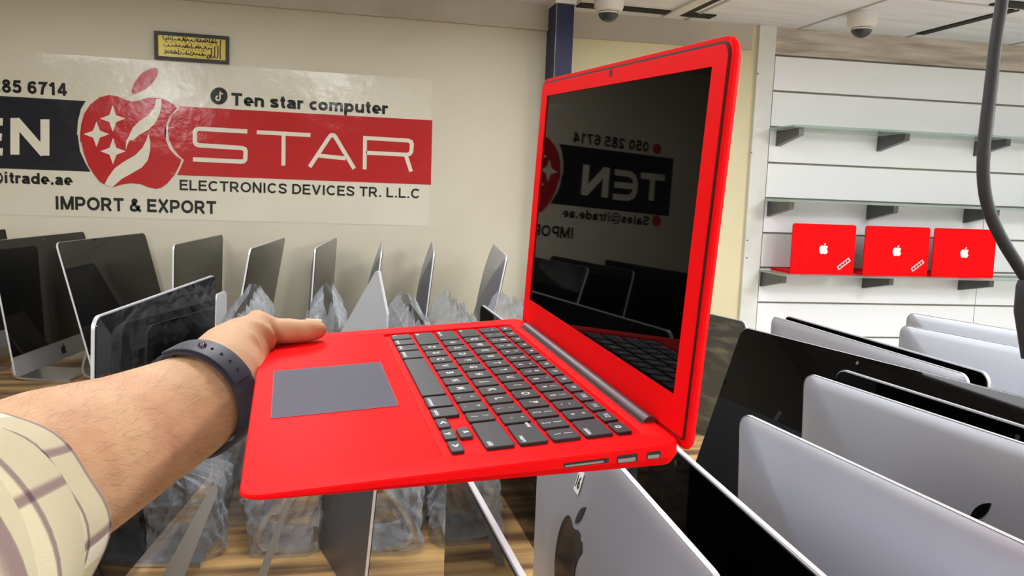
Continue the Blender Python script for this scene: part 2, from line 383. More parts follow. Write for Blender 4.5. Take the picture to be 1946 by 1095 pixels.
struct(MB().box((1.50, 2.9, CEIL-.012), (1.555, 3.56, CEIL)).build('trim_13', 'white_board'))
# ceiling lamps
for i, (x, y, w) in enumerate(LAMPS):
    t = thing('ceiling_lamp', ['square white ceiling lamp panel above the computers at the far left', 'square white ceiling lamp panel above the row of edge-on computers', 'square white ceiling lamp panel in front of the blue pillar', 'square white ceiling lamp panel nearest the slatted wall', 'small square ceiling lamp panel above the open red laptop', 'small square ceiling lamp panel above the plaid sleeve', 'square white ceiling lamp panel behind the camera on the shelf side', 'square white ceiling lamp panel behind the camera on the banner side'][i], 'lamp', (x, y, CEIL), 0, 'ceiling lamp panels')
    hz = LAMP_SIZE[i]/2
    MB().box((-hz-.02, -hz-.02, -.112), (hz+.02, hz+.02, -.1)).build('frame', 'lamp_frame', t)
    MB().box((-hz, -hz, -.114), (hz, hz, -.112)).build('diffuser', 'diffuser', t)
    for sx in (-hz*.8, hz*.8):
        for sy in (-hz*.8, hz*.8): MB().tube([(sx, sy, -.1), (sx, sy, 0)], .003, 6).build('hanging_rod', 'lamp_frame', t)
    for fill_up in (0, 1):  # second area light is an added fill, facing up to brighten the ceiling
        l = bpy.data.lights.new('lamp_or_fill_light', 'AREA'); l.shape = 'SQUARE'; l.size = LAMP_SIZE[i]; l.energy = w*(.6 if fill_up else 1)*LAMP_GAIN; l.color = LAMP_COL
        lo = bpy.data.objects.new('lamp_or_fill_light', l); COL.objects.link(lo); lo.parent = t; lo.location = (0, 0, -.096 if fill_up else -.118)
        if fill_up: lo.rotation_euler = (math.pi, 0, 0)

# ================================================================== TABLE
TZ = .72
tb = thing('display_table', 'long wooden display table carrying the computers', 'table', (0, 1.9, 0))
MB().box((-2.4, -1.65, TZ-.04), (2.0, 1.66, TZ)).build('table_top', 'table_wood', tb)
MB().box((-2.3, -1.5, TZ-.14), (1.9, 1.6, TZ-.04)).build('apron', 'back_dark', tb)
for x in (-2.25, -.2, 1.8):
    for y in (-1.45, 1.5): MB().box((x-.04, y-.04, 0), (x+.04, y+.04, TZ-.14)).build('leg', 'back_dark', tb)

# ================================================================== BANNER
yb = D-.001
def bw(u, v, t=0): p = on_y(u, v, D); return Vector((p.x, D-.002-t, p.z))
def bpoly(name, m, polys, parent, t0, t1, label=None):
    mb = MB()
    for poly in polys: mb.prism(poly, bw, t0, t1)
    o = mb.build(name, m, parent)
    if label: o['label'] = label
    return o
bn = thing('wall_banner', 'glossy printed shop banner with red apple emblem pasted on the back wall', 'banner', (0, 0, 0))
def Wz(u, v): return on_y(u, v, D).z
zt0, zt1 = Wz(821, 151.6), Wz(815, 430); xr = on_y(818, 290, D).x; xl = -2.30
mb = MB(); mb.box((xl, D-.0015, zt1), (xr, D-.0003, zt0)); mb.build('sheet', 'banner', bn)
z1 = lambda l: [(x/3.892, y/3.892) for x, y in l]
z3 = lambda l: [(x/3.892, 230+y/3.892) for x, y in l]
z2 = lambda l: [(400+x/3.892, y/3.892) for x, y in l]
z4 = lambda l: [(400+x/3.892, 230+y/3.892) for x, y in l]
navyL = on_y(-165, 260, D)
navy = [(-165, 173), *z1([(0, 710), (635, 748), (600, 805), (577, 900), (570, 1000)]), *z3([(576, 100), (592, 220), (632, 310), (670, 375)]), (0, 320), (-165, 314)]
bpoly('navy_panel', 'banner_navy', [navy], bn, .0, .0008)
redp = [*z1([(1330, 785)]), (400, 205.5), (821.4, 228.7), (818.8, 351.3), (400, 335.3), *z3([(1312, 400), (1362, 288), (1330, 262), (1282, 205), (1252, 140), (1243, 70)]), *z1([(1241, 980), (1247, 925), (1272, 855), (1322, 808)])]
bpoly('red_panel', 'banner_red', [redp], bn, .0, .0008)
body = [*z1([(985, 752), (940, 742), (880, 715), (810, 703), (740, 720), (672, 770), (625, 840), (602, 920), (594, 1000), (596, 1060)]),
        *z3([(602, 150), (622, 240), (655, 330), (700, 400), (740, 450), (775, 470), (835, 491), (900, 470), (970, 460), (1040, 466), (1100, 490), (1150, 502), (1192, 495), (1240, 460), (1290, 400), (1328, 330), (1343, 288), (1300, 256), (1255, 205), (1227, 140), (1218, 80)]),
        *z1([(1219, 985), (1230, 920), (1258, 858), (1300, 815), (1312, 800), (1275, 765), (1230, 740), (1190, 726), (1150, 724), (1090, 724), (1035, 742)])]
bpoly('emblem_body', 'banner_red', [body], bn, .0012, .002)
bpoly('emblem_leaf', 'banner_red', [smooth_path(z1([(1165, 497), (1100, 510), (1040, 550), (990, 620), (972, 690), (1010, 695), (1080, 660), (1140, 600), (1168, 545)]), 1, True)], bn, .0012, .002)
sw1 = [*z1([(1155, 735), (1195, 730), (1195, 790), (1180, 850), (1150, 910), (1100, 960), (1030, 1000), (985, 1040)]), *z3([(960, 140), (940, 190), (932, 215), (935, 150)]), *z1([(955, 1010), (985, 945), (1040, 890), (1100, 855), (1135, 810), (1152, 770)])]
sw2 = z3([(1100, 95), (1113, 150), (1112, 220), (1095, 290), (1050, 345), (980, 385), (900, 430), (855, 470), (833, 492), (775, 470), (800, 420), (850, 350), (920, 300), (1000, 255), (1055, 200), (1085, 140)])
def star(cx, cy, rx, ry, k=.38):
    out = []
    for i in range(8):
        r = 1 if i % 2 == 0 else k; a = math.pi/2*i/2; out.append((cx+rx*r*math.cos(a), cy+ry*r*math.sin(a)))
    return out
st = [star(836/3.892, 878/3.892, 24, 25), star(716/3.892, 993/3.892, 24.5, 24.5), star(838/3.892, 230+224/3.892, 24, 25)]
bpoly('emblem_star_and_stripe', 'ink_cream', [sw1, sw2, *st], bn, .0024, .003)
mb = MB()
def strokes(lst, w, t0=.0012, t1=.002):
    for i, pts in enumerate(lst): add_ribbon(mb, pts, w, bw, t0, t1+.00007*i+.00003*len(pts)%.0004)
strokes([z3([(1830, 78), (1475, 58), (1453, 64), (1442, 82), (1442, 155), (1452, 172), (1472, 180), (1790, 200), (1812, 210), (1818, 228), (1814, 285), (1804, 298), (1785, 301), (1428, 284)])], 8.2)
strokes([z4([(343, 83), (740, 105)]), z4([(541, 95), (540, 330)]), z4([(733, 340), (880, 118), (892, 106), (912, 107), (924, 120), (1063, 353)]), z4([(790, 255), (1000, 277)])], 7.6)
strokes([z4([(1140, 358), (1143, 126), (1460, 145), (1482, 154), (1489, 172), (1484, 226), (1475, 242), (1455, 250), (1150, 235)]), z4([(1445, 255), (1483, 374)])], 7.4)
mb.build('star_lettering', 'ink_cream', bn)
mb = MB()
strokes([[(29, 294), (29, 224.5)], [(86, 296), (86, 227)], [(30, 229), (85, 292)]], 17)
strokes([[(6, 232), (-38, 230), (-50, 236), (-56, 247), (-56, 268), (-50, 280), (-38, 286), (6, 289)], [(-54, 257), (4, 261)]], 14)
strokes([[(-70, 228), (-142, 224)], [(-106, 230), (-106, 284)]], 15)
mb.build('ten_lettering', 'ink_cream', bn)
def bline(name, s, u0, v0, u1, v1, cap_px, w=.225, gap=.11):
    a, b = on_y(u0, v0, D), on_y(u1, v1, D); c = on_y(u0, v0-cap_px, D).z-a.z; z = (a.z+b.z)/2
    mb = MB(); add_words(mb, s, lambda q, h, t: (a.x+(b.x-a.x)*q, D-.0024-t, z+c*h), w, gap); return mb.build(name, 'ink', bn)
bline('phone_lettering', '050 285 6714', -86, 171, 127.7, 182, 25)
bline('mail_lettering', 'Sales@itrade.ae', -105, 342, 137.5, 354.5, 22)
bline('handle_lettering', 'Ten star computer', 440, 201, 737, 217, 24)
bline('trade_lettering', 'ELECTRONICS DEVICES TR. L.L.C', 341.7, 361.5, 797.7, 377, 19.8, .18, .14)
bline('import_lettering', 'IMPORT & EXPORT', 105.3, 398, 411, 406.8, 25.5, .21, .11)
bpoly('phone_icon', 'icon_red', [[(-112+13*math.cos(a), 158+13*math.sin(a)) for a in [k*.3142 for k in range(20)]]], bn, .001, .0018)
bpoly('mail_icon', 'icon_red', [[(-128+14*math.cos(a), 330+14*math.sin(a)) for a in [k*.3142 for k in range(20)]]], bn, .001, .0018)
ic = bpoly('video_icon', 'ink', [[(416.4+16.3*math.cos(a), 182.5+16.3*math.sin(a)) for a in [k*.2094 for k in range(30)]]], bn, .001, .0018)
mb = MB()
add_ribbon(mb, [(418.5, 173), (418.5, 187)]+[(414.5+4*math.cos(R_(a)), 187+4*math.sin(R_(a))) for a in range(0, 271, 30)], 2.6, bw, .002, .0028)
add_ribbon(mb, [(418.5, 173.5), (420.5, 177.5), (424, 179)], 2.4, bw, .002, .0028)
mb.build('note_mark', 'ink_cream', ic)

# gold plaque with calligraphy
gp = thing('calligraphy_plaque', 'small gold plaque with three lines of arabic script in black frame', 'plaque', (0, 0, 0))
ga, gb = on_y(294.2, 59.6, D), on_y(436, 122.5, D); gx0, gx1 = ga.x, gb.x; gz1 = ga.z; gz0 = on_y(295.5, 113, D).z; gw, gh = gx1-gx0, gz1-gz0
mb = MB(); pr = .013
mb.box((gx0, D-.016, gz0), (gx1, D, gz0+pr)); mb.box((gx0, D-.016, gz1-pr), (gx1, D, gz1)); mb.box((gx0, D-.016, gz0+pr), (gx0+pr, D, gz1-pr)); mb.box((gx1-pr, D-.016, gz0+pr), (gx1, D, gz1-pr))
mb.build('frame', 'black_frame', gp)
MB().box((gx0+pr, D-.009, gz0+pr), (gx1-pr, D-.001, gz1-pr)).build('gold_plate', 'gold', gp)
fng = lambda a, b, t: Vector((gx0+gw*a, D-.009-t, gz0+gh*b))
mb = MB(); rg = random.Random(3)
for row, (xa, xb, yy) in enumerate(((.14, .84, .76), (.13, .77, .52), (.13, .68, .27))):
    x = xb; 
    while x > xa:
        w = rg.uniform(.035, .07); k = rg.random()
        pts = [(x, yy+rg.uniform(.0, .05)), (x-w*.3, yy-rg.uniform(.02, .06)), (x-w*.7, yy-rg.uniform(.0, .05)), (x-w, yy+rg.uniform(-.02, .09))]
        add_ribbon(mb, smooth_path(pts, 1), .016, lambda a, b, t: fng(a, b, t), .0, .0012)
        if k > .45: add_ribbon(mb, [(x-w*.5, yy+.11), (x-w*.52, yy-.03)], .011, fng, 0, .0012)
        if k < .6: add_ribbon(mb, [(x-w*.4, yy+(.13 if k < .3 else -.1)), (x-w*.4+.012, yy+(.135 if k < .3 else -.095))], .03, fng, 0, .0012)
        x -= w*.95
mb.build('script_line', 'ink', gp)
mb = MB()
for pts in ([(.885, .86), (.875, .5), (.88, .16)], [(.845, .64), (.85, .3), (.83, .17), (.80, .2), (.805, .62)], [(.80, .28), (.775, .16), (.755, .2), (.76, .5)], [(.755, .3), (.74, .17), (.70, .15), (.715, .32), (.745, .26), (.72, .14), (.68, .2)]):
    add_ribbon(mb, smooth_path(pts, 2), .014, fng, 0, .0014)
mb.build('large_word', 'ink', gp)

# ================================================================== CEILING CAMERAS
def dome_cam(p, label):
    t = thing('dome_camera', label, 'security camera', p, 0, 'dome cameras under the ceiling')
    MB().lathe([(.058, 0), (.062, -.008), (.062, -.045), (.055, -.062), (.045, -.066)], 28).build('mount', 'dome_white', t, 40)
    MB().lathe([(.046, -.062)]+[(.044*math.cos(R_(a)), -.066-.042*math.sin(R_(a))) for a in range(0, 91, 10)][:-1]+[(.001, -.108)], 28).build('dome', 'dome_clear', t, 60)
    MB().lathe([(.044, -.068), (.044, -.074), (.040, -.075)], 24).build('collar', 'dome_white', t, 40)
    MB().lathe([(.001, -.064), (.03, -.066), (.032, -.08), (.022, -.094), (.001, -.1)], 18).build('lens_ball', 'dome_black', t, 60)
dome_cam(on_z(1640, 24, CEIL), 'white dome camera on the ceiling tiles above the slatted shelves')
dome_cam(on_z(1158, -8, CEIL), 'white dome camera on the ceiling beside the blue pillar')

# ================================================================== SHELVES ON THE SLAT WALL
def shelf(z, x0, x1, bx, label, depth=.25):
    t = thing('glass_shelf', label, 'shelf', group='glass shelves on the slatted wall', matrix=RM)
    MB().box((x0, -.018-depth, z), (x1, -.018, z+.008)).build('glass_pane', 'shelf_glass', t)
    for x in bx:
        mb = MB(); mb.loft([[(x-.012, -.018, z-.002), (x+.012, -.018, z-.002), (x+.012, -.018, z-.075), (x-.012, -.018, z-.075)], [(x-.012, -.018-depth*.86, z-.002), (x+.012, -.018-depth*.86, z-.002), (x+.012, -.018-depth*.86, z-.034), (x-.012, -.018-depth*.86, z-.034)]])
        mb.build('bracket', 'bracket', t)
shelf(1.800, -.005, 2.4, (.05, .585, 1.12, 1.7), 'empty upper glass shelf on the white slatted wall')
shelf(1.462, -.005, 2.4, (.03, .56, 1.10, 1.65), 'empty middle glass shelf on the white slatted wall')
shelf(1.118, -.005, 2.4, (.02, .57, 1.11, 1.68), 'lower glass shelf holding three red laptops')
def shelf_laptop(xc, w, label, sticker):
    t = thing('red_laptop', label, 'laptop', group='red laptops on the lower glass shelf', matrix=RM @ Matrix.Translation((xc, -.205, 1.1265)))
    h = .236
    mb = MB(); mb.prism(rrect(-w/2, 0, w/2, h, [.004, .004, .012, .012]), lambda a, b, q: Vector((a, q+.02*b, b)), -.004, .003); mb.build('lid', 'red', t, 30)
    MB().prism(rrect(-w/2, 0, w/2, .19, .012), lambda a, b, q: Vector((a, b+.006, q)), .0, .012).build('base', 'red', t, 30)
    MB().prism(rrect(-w/2+.02, .02, w/2-.02, h-.02, .002), lambda a, b, q: Vector((a, q+.02*b, b)), .0032, .0036).build('screen', 'lcd', t)
    emblem('logo', 'logo_white', t, lambda a, b, q: Vector((a, -.0045-q+.02*(b+h*.51), b+h*.51)), .05, 'glowing white apple emblem')
    if sticker:
        s = MB(); a0 = R_(38)
        s.prism(rrect(-.037, -.0105, .037, .0105, .003), lambda a, b, q: Vector((w*.335+a*math.cos(a0)-b*math.sin(a0), -.0043-q, .052+a*math.sin(a0)+b*math.cos(a0))), 0, .0006)
        so = s.build('sticker', 'sticker', t); so['label'] = 'slanted pale sticker'
        s = MB()
        for k in range(4): s.prism([(-.03+.016*k, -.005), (-.018+.016*k, -.005), (-.018+.016*k, .005), (-.03+.016*k, .005)], lambda a, b, q: Vector((w*.335+a*math.cos(a0)-b*math.sin(a0), -.0049-q, .052+a*math.sin(a0)+b*math.cos(a0))), 0, .0004)
        s.build('sticker_print', 'red_dark', so)
shelf_laptop(.222, .322, 'red laptop nearest the white board, slanted pale sticker at its lower corner', True)
shelf_laptop(.603, .340, 'middle red laptop on the glass shelf, pale sticker with dark print', True)
shelf_laptop(.965, .336, 'red laptop without sticker on the glass shelf, beside the black cable', False)

# ================================================================== CABLE
cb = thing('power_cable', 'thick black cable hanging from the ceiling in front of the shelves', 'cable')
pp = [(1908, -60), (1905, 0), (1893, 70), (1882, 170), (1873, 240), (1868, 300), (1869, 355), (1880, 405), (1903, 455), (1935, 505), (1962, 548)]
zc = .9
pts = [at(u, v, zc) for u, v in pp]; pts = [Vector((pts[0].x+.03, pts[0].y, CEIL))]+[Vector((pts[0].x+.012, pts[0].y, 2.0))]+pts
MB().tube(smooth_path(pts, 2), .0066, 12).build('cord', 'cable', cb, True)
a = at(1952, 535, zc); b = at(1946, 590, zc); c = at(1958, 680, zc)
MB().tube([a, at(1950, 545, zc), b, c], [.009, .010, .010, .009], 12).build('plug', 'cable', cb, True)

# ================================================================== DESKTOP COMPUTERS
def computer(label, x, y, yaw, tilt, W=.65, H=.455, topz=None, stand=True, chin=.068, bulge=.038, group=None, logo_back=False, logo_front=False, glass=True, face='glass_black', shell='alu', rimm='alu_edge', name='desktop_computer', cat='computer', cam_dot=True):
    """local x along the width, -y the way the screen faces, z up; x,y is the top centre of the panel"""
    tilt = R_(tilt); topz = topz if topz is not None else (TZ+.516 if stand else TZ+H*math.cos(tilt))
    rz = R_(yaw)+math.pi/2
    if not stand: x, y = x-math.cos(R_(yaw))*math.sin(tilt)*H, y-math.sin(R_(yaw))*math.sin(tilt)*H
    # base of the thing: point of the table below the panel's foot
    t = thing(name, label, cat, (x, y, TZ), rz, group)
    up = Vector((0, math.sin(tilt), math.cos(tilt))); bk = Vector((0, math.cos(tilt), -math.sin(tilt))); top = Vector((0, 0, topz-TZ))
    P = lambda s, h, d: top + Vector((s, 0, 0)) - up*h + bk*d
    r = .02; E = .0055
    out = rrect(-W/2, -H, W/2, 0, r, 6)
    cx, cyy = 0, -H/2
    rings = [[P(a, -b, .0) for a, b in rrect(-W/2+.0006, -H+.0006, W/2-.0006, -.0006, r, 6)], [P(a, -b, .0006) for a, b in out], [P(a, -b, E-.001) for a, b in out], [P(a*.996, -(cyy+(b-cyy)*.996), E) for a, b in out]]
    for q in (.93, .82, .68, .5, .3, .1):
        rings.append([P(a*q, -(cyy+(b-cyy)*q), E+bulge*(1-q**2.0)**1.0) for a, b in out])
    mb = MB(); mb.loft(rings[3:], True); mb.loft([rings[0], rings[3]], False); hs = MB()
    hs.loft(rings, True); ho = hs.build('housing', shell, t, 30)
    # bright polished rim
    mb = MB(); o2 = rrect(-W/2-.0006, -H-.0006, W/2+.0006, .0006, r+.0006, 6); mb.loft([[P(a, -b, .0004) for a, b in o2], [P(a, -b, E) for a, b in o2]], False); mb.loft([[P(a, -b, .0004) for a, b in out], [P(a, -b, E) for a, b in out]], False)
    mb.build('rim', rimm, t, 40)
    if glass:
        mb = MB(); mb.prism(rrect(-W/2+.0015, -H+max(chin, .0015), W/2-.0015, -.0015, [.001 if chin else r, .001 if chin else r, r, r], 6), lambda a, b, q: P(a, -b, -q), .0, .0018)
        g = mb.build('display_glass', face, t, 40)
        if cam_dot:
            mb = MB(); mb.prism([(.0035*math.cos(k*.628), -.014+.0035*math.sin(k*.628)) for k in range(10)], lambda a, b, q: P(a, -b, -.0018-q), 0, .0004); mb.build('webcam', 'bracket', g)
    if logo_front and chin: emblem('chin_logo', 'logo_black', t, lambda a, b, q: P(a, H-chin/2-b, -q), .036)
    if logo_back: emblem('back_logo', 'logo_black', t, lambda a, b, q: P(-a, logo_back-b, E+bulge*(1-min(1, abs(logo_back-b-H/2)/(H/2))**2)*.985+q), .11)
    if stand:
        # stand: a bent plate from the back of the panel down to a foot under it
        hy = P(0, H*.52, E+bulge*.8); prof = [(hy.y, hy.z), (hy.y+.055, .10), (hy.y+.072, .045), (hy.y+.066, .018), (hy.y+.04, .006), (hy.y-.13, .004)]
        prof = smooth_path(prof, 2); mb = MB()
        L, Rr = ribbon2d(prof, .008)
        sw = .095; n = len(L)
        mb.loft([[(sx, p.x, max(p.y, .0)) for p in L]+[(sx, p.x, max(p.y, .0)) for p in reversed(Rr)] for sx in (-sw, sw)])
        mb.build('stand', 'alu_stand', t, 40)
    return t
G1 = 'computers standing edge on along the back wall'
# left group by the wall
computer('desktop computer cut off at the photo border, behind the leftmost whole one', -1.30, 3.30, -14, 9.5, group='computers facing the aisle by the banner wall', logo_front=True)
computer('black-screened desktop computer with apple emblem on its chin, under the word IMPORT', -.986, 3.25, -10.1, 8.9, group='computers facing the aisle by the banner wall', logo_front=True)
computer('desktop computer with strongly tilted dark screen behind the nearer silver-rimmed display', -.775, 3.25, -12.8, 14.6, group='computers facing the aisle by the banner wall', logo_front=True)
row = [(-.443, 3.255, -7.4, -1.3, 'widest seen of the edge-on computers, nearest the tilted dark screen'), (-.186, 3.138, -7.3, -9.8, 'edge-on desktop computer second in the wall row, just above the wrist'),
       (.024, 3.235, -7.3, -3.4, 'edge-on desktop computer third in the wall row, above the thumb'), (.229, 3.108, -4.5, -5.8, 'edge-on desktop computer behind the pointed grey panel'),
       (.429, 3.153, -6.8, -5.7, 'edge-on desktop computer fifth in the wall row, curved dark back showing'), (.667, 3.024, -7.7, -10, 'edge-on desktop computer nearest the open red laptop lid')]
for x, y, ya, ti, lb in row: computer(lb, x, y, ya, ti, group=G1)
# near left silver-rimmed display
computer('silver-rimmed glossy black display just above the wristband', -.289, 1.670, -8.8, -1.8, H=.485, chin=0, group='loose displays among the computers', name='monitor', cat='display', stand=True, cam_dot=False)
q0, q1 = on_z(411, 561, 1.12), on_z(431, 552, 1.12); dq = q1-q0; ql = min(.36, dq.length); qc = q0+dq.normalized()*ql/2
computer('small silver panel standing behind the near silver-rimmed display', qc.x, qc.y, math.degrees(math.atan2(-dq.x, dq.y)), 0, W=ql, H=.3, topz=1.12, stand=True, chin=0, shell='alu_plate', name='monitor', cat='display', group='loose displays among the computers', glass=False)
# pointed grey panel behind the laptop and the grey one under it
ap_ = at(716, 516, 1.93); NN = Vector((-.62, -.78, 0)).normalized(); SS = Vector((.78, -.62, 0)).normalized()
t = thing('metal_plate', 'light grey metal plate rising to a point behind the laptop palm rest', 'metal plate', (ap_.x, ap_.y, TZ))
hh_ = ap_.z-TZ
MB().prism([(-.085, 0), (.03, 0), (.03, hh_-.101), (.0035, hh_), (-.0035, hh_), (-.130, hh_-.20), (-.130, hh_-.30)], lambda a, b, q: SS*a+NN*q+Vector((0, 0, b)), -.009, 0).build('plate', 'alu_plate', t)
MB().loft([[SS*a+NN*q+Vector((0, 0, b)) for q, a, b in ((.0005, .0045, hh_), (-.0095, .0045, hh_), (-.0095, .0030, hh_+.0006), (.0005, .0030, hh_+.0006))], [SS*a+NN*q+Vector((0, 0, b)) for q, a, b in ((.0005, .0312, hh_-.101), (-.0095, .0312, hh_-.101), (-.0095, .0298, hh_-.101), (.0005, .0298, hh_-.101))]]).build('edge_strip', 'alu_edge', t)
MB().prism([(-.085, 0), (.03, 0), (.03, .006), (-.085, .006)], lambda a, b, q: SS*a+NN*q+Vector((0, 0, b)), -.05, .04).build('foot', 'alu_plate', t)
computer('dark grey metal panel standing under the front edge of the laptop', .040, 1.49, 14, -5, W=.31, H=.41, stand=False, bulge=.01, shell='alu_dark', chin=0, name='monitor', cat='display', group='loose displays among the computers')
# black displays beneath the laptop
computer('glossy black display with slanting silver rim beneath the laptop keyboard', .142, .515, 181, 0, stand=False, chin=0, bulge=.02, name='monitor', cat='display', group='loose displays among the computers', cam_dot=False)
computer('black display standing on the table beside the panel numbered 16', .436, 1.872, 180, 0, W=.66, H=.42, stand=False, chin=0, bulge=.02, name='monitor', cat='display', group='loose displays among the computers', cam_dot=False)
# right hand stock, stored upright face to face
G2 = 'silver computers stored upright face to face'
r1 = computer('silver computer with its back turned and a small paper tag numbered 16', .310, .830, -3.6, 0, stand=False, logo_back=.125, group=G2)
computer('black-screened computer facing the one numbered 16', .385, .800, 176, 0, stand=False, group=G2)
computer('largest silver computer back in front, bare metal without visible emblem', .598, .627, 4.6, 3.1, stand=False, group=G2)
computer('silver computer back with a black leaf emblem just showing above the front one', .787, .764, 6.2, 2.8, stand=False, H=.475, logo_back=.135, group=G2)
computer('computer pressed face to face behind the one with the leaf emblem', .822, .785, 184.5, 0, H=.475, stand=False, group=G2)
computer('large black screen leaning back with a webcam dot in its top border', .801, 1.238, -169.5, 19.1, stand=False, H=.487, bulge=.012, chin=.068, group=G2)
computer('silver computer back rising behind the large leaning black screen', 1.083, 1.449, -1.8, .8, stand=False, group=G2)
computer('computer pressed face to face behind the leaning black screen', 1.118, 1.46, 179, 0, stand=False, group=G2)
computer('silver computer back standing nearest the slatted shelves, lower of two', 1.414, 1.325, 11.6, 0, stand=False, group=G2)
computer('rearmost silver computer back peeping over its neighbour under the shelves', 1.606, 1.525, 14.2, 0, stand=False, group=G2)
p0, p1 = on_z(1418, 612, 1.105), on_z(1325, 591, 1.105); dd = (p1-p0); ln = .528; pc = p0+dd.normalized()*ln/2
computer('plastic-wrapped display with its reflection painted grey between the laptop lid and the slatted wall', pc.x, pc.y, math.degrees(math.atan2(dd.y, dd.x))+90, 0, W=ln, H=.385, stand=False, chin=0, face='painted_reflection', name='monitor', cat='display', group='loose displays among the computers', cam_dot=False)
# numbered paper tag on the back of r1
yaw1 = R_(-3.6); Fv = Vector((math.cos(yaw1), math.sin(yaw1), 0)); Sv = Vector((-math.sin(yaw1), math.cos(yaw1), 0)); tp = Vector((.31, .83, TZ+.455))
d = ray(1102, 908); o_ = tp-Fv*.03; s_ = (o_-CAM).dot(Fv)/d.dot(Fv); hit = CAM+d*s_-tp; ls, lh = hit.dot(Sv)+.035, -hit.z+.013
W1, H1 = .65, .455; q1 = max(abs(ls)/(W1/2), abs(lh-H1/2)/(H1/2)); dep = .0055+.038*(1-q1**2)
def tagp(a, b, q):   # local frame of r1
    s2, h2 = ls+a, lh-b; qq = max(abs(s2)/(W1/2), abs(h2-H1/2)/(H1/2)); return Vector((s2, .0055+.038*(1-min(1, qq)**2)+.0004+q, .455-h2))
mb = MB(); mb.prism([(-.010, -.017), (.010, -.017), (.010, .008), (-.010, .008)], tagp, 0.0006, .001); tg = mb.build('number_tag', 'paper', r1); tg['label'] = 'small white paper tag numbered 16'
mb = MB(); add_text(mb, '16', lambda a, h: tagp(.007-.014*a, -.0115+.013*h, .0013), .03); mb.build('number', 'ink', tg)

# pairs of bagged panels in the front row, plastic bags round them
def bag(label, x0, x1, y0, y1, z1, seed, group='plastic bags round the computers', top=.02, rz=0, crumple=.012):
    cx, cy = (x0+x1)/2, (y0+y1)/2; t = None
    lx, ly, h = (x1-x0)/2, (y1-y0)/2, z1-TZ; rings = []; N = 96; K = 26
    base = rrect(-lx, -ly, lx, ly, min(lx, ly)*.5, 4)
    per = []; tot = [0]
    for i in range(len(base)): tot.append(tot[-1]+(Vector(base[(i+1) % len(base)])-Vector(base[i])).length)
    for j in range(N):
        d = tot[-1]*j/N; i = max(k for k in range(len(base)) if tot[k] <= d); f = (d-tot[i])/max(1e-9, tot[i+1]-tot[i]); per.append(Vector(base[i]).lerp(Vector(base[(i+1) % len(base)]), f))
    for k in range(K+1):
        f = k/K; ring = []
        for j, p in enumerate(per):
            sh = 1 if f < .86 else 1-(f-.86)/.14*.75
            nv = .9*noise.noise(Vector((p.x*14+seed*7, p.y*14, f*h*16)))+1.1*(.35-abs(noise.noise(Vector((p.x*32+seed, p.y*32+f*h*22, f*h*14)))))+.5*noise.noise(Vector((p.x*70+seed, p.y*70, f*h*60)))
            nr = p.normalized(); zz = h*f+(noise.noise(Vector((p.x*34, p.y*34, seed)))*top*1.3 if f > .8 else 0)
            z = max(.001, zz); q = Vector((p.x*sh, p.y*(1-(1-sh)*.15), z))+Vector((nr.x, nr.y, 0))*nv*crumple*(.3 if f < .05 else 1)
            ring.append((q.x, q.y, q.z))
        rings.append(ring)
    mb = MB(); mb.loft(rings, False); o = mb.build('plastic_bag', 'bag_plastic', None, False)
    o.location = (cx, cy, TZ); o.rotation_euler = (0, 0, rz)
    return tag(o, label, 'bag', group)
def pair(x, y0, L, H, la, lb, lc, seed, yaw=0, gap=.05, topz=1.17):
    computer(la, x-gap/2, y0+L/2, yaw, 0, W=L, H=H, stand=False, chin=.06, bulge=.012, rimm='strip_metal', shell='strip_metal', group='bagged computers in the front row')
    computer(lb, x+gap/2, y0+L/2, 180+yaw, 0, W=L, H=H, stand=False, chin=.06, bulge=.012, rimm='strip_metal', shell='strip_metal', group='bagged computers in the front row')
    bag(lc, x-gap/2-.026, x+gap/2+.026, y0-.015, y0+L+.015, TZ+H+.03, seed)
pair(-.172, 1.76, .56, .425, 'bagged silver computer upright just right of the wristband, nearer the banner', 'bagged silver computer upright beside the front corner of the laptop', 'clear plastic bag around the two upright computers beside the wristband', 1)
pair(.02, 2.10, .528, .39, 'bagged computer behind the pointed grey panel, on its left', 'bagged computer behind the pointed grey panel, on its right', 'crumpled bag top showing just right of the thumb tip', 2)
pair(.222, 1.75, .56, .41, 'bagged computer below the middle of the laptop front edge', 'bagged computer beside the bagged stand loop under the laptop', 'clear plastic bag with crumpled top behind the trackpad edge of the keyboard', 3)
bag('crumpled plastic bag top behind the far corner of the keyboard', .30, .38, 1.80, 2.3, 1.165, 4)
bag('crumpled plastic bag top beside the laptop hinge', .47, .56, 1.95, 2.35, 1.165, 5)
# bagged loose stands
def loose_stand(label, bend_x, y0, y1, face, seed, bag_label=None, h=.17):
    t = thing('computer_stand', label, 'stand', (bend_x, (y0+y1)/2, TZ), 0, 'loose aluminium computer stands')
    prof = smooth_path([(face*.085, h), (face*.03, .10), (0, .05), (face*.002, .018), (face*.03, .0055), (face*.105, .0045)], 2)
    L, Rr = ribbon2d(prof, .009); hw = (y1-y0)/2
    MB().loft([[(p.x, sy, max(0, p.y)) for p in L]+[(p.x, sy, max(0, p.y)) for p in reversed(Rr)] for sy in (-hw, hw)]).build('bent_plate', 'alu_stand', t, 40)
    if bag_label:
        a, b = sorted((bend_x-face*.02, bend_x+face*.118)); bag(bag_label, a, b, y0-.02, y1+.02, TZ+h+.03, seed, 'plastic bags round the stands', crumple=.02)
bag('crumpled clear bag on the table below the wristband', -.37, -.19, 1.58, 1.80, .90, 11, 'plastic bags round the stands', crumple=.02)
loose_stand('bagged stand left of the dark grey panel under the laptop corner', -.115, 1.60, 1.72, 1, 12, 'shiny clear bag under the front corner of the laptop')
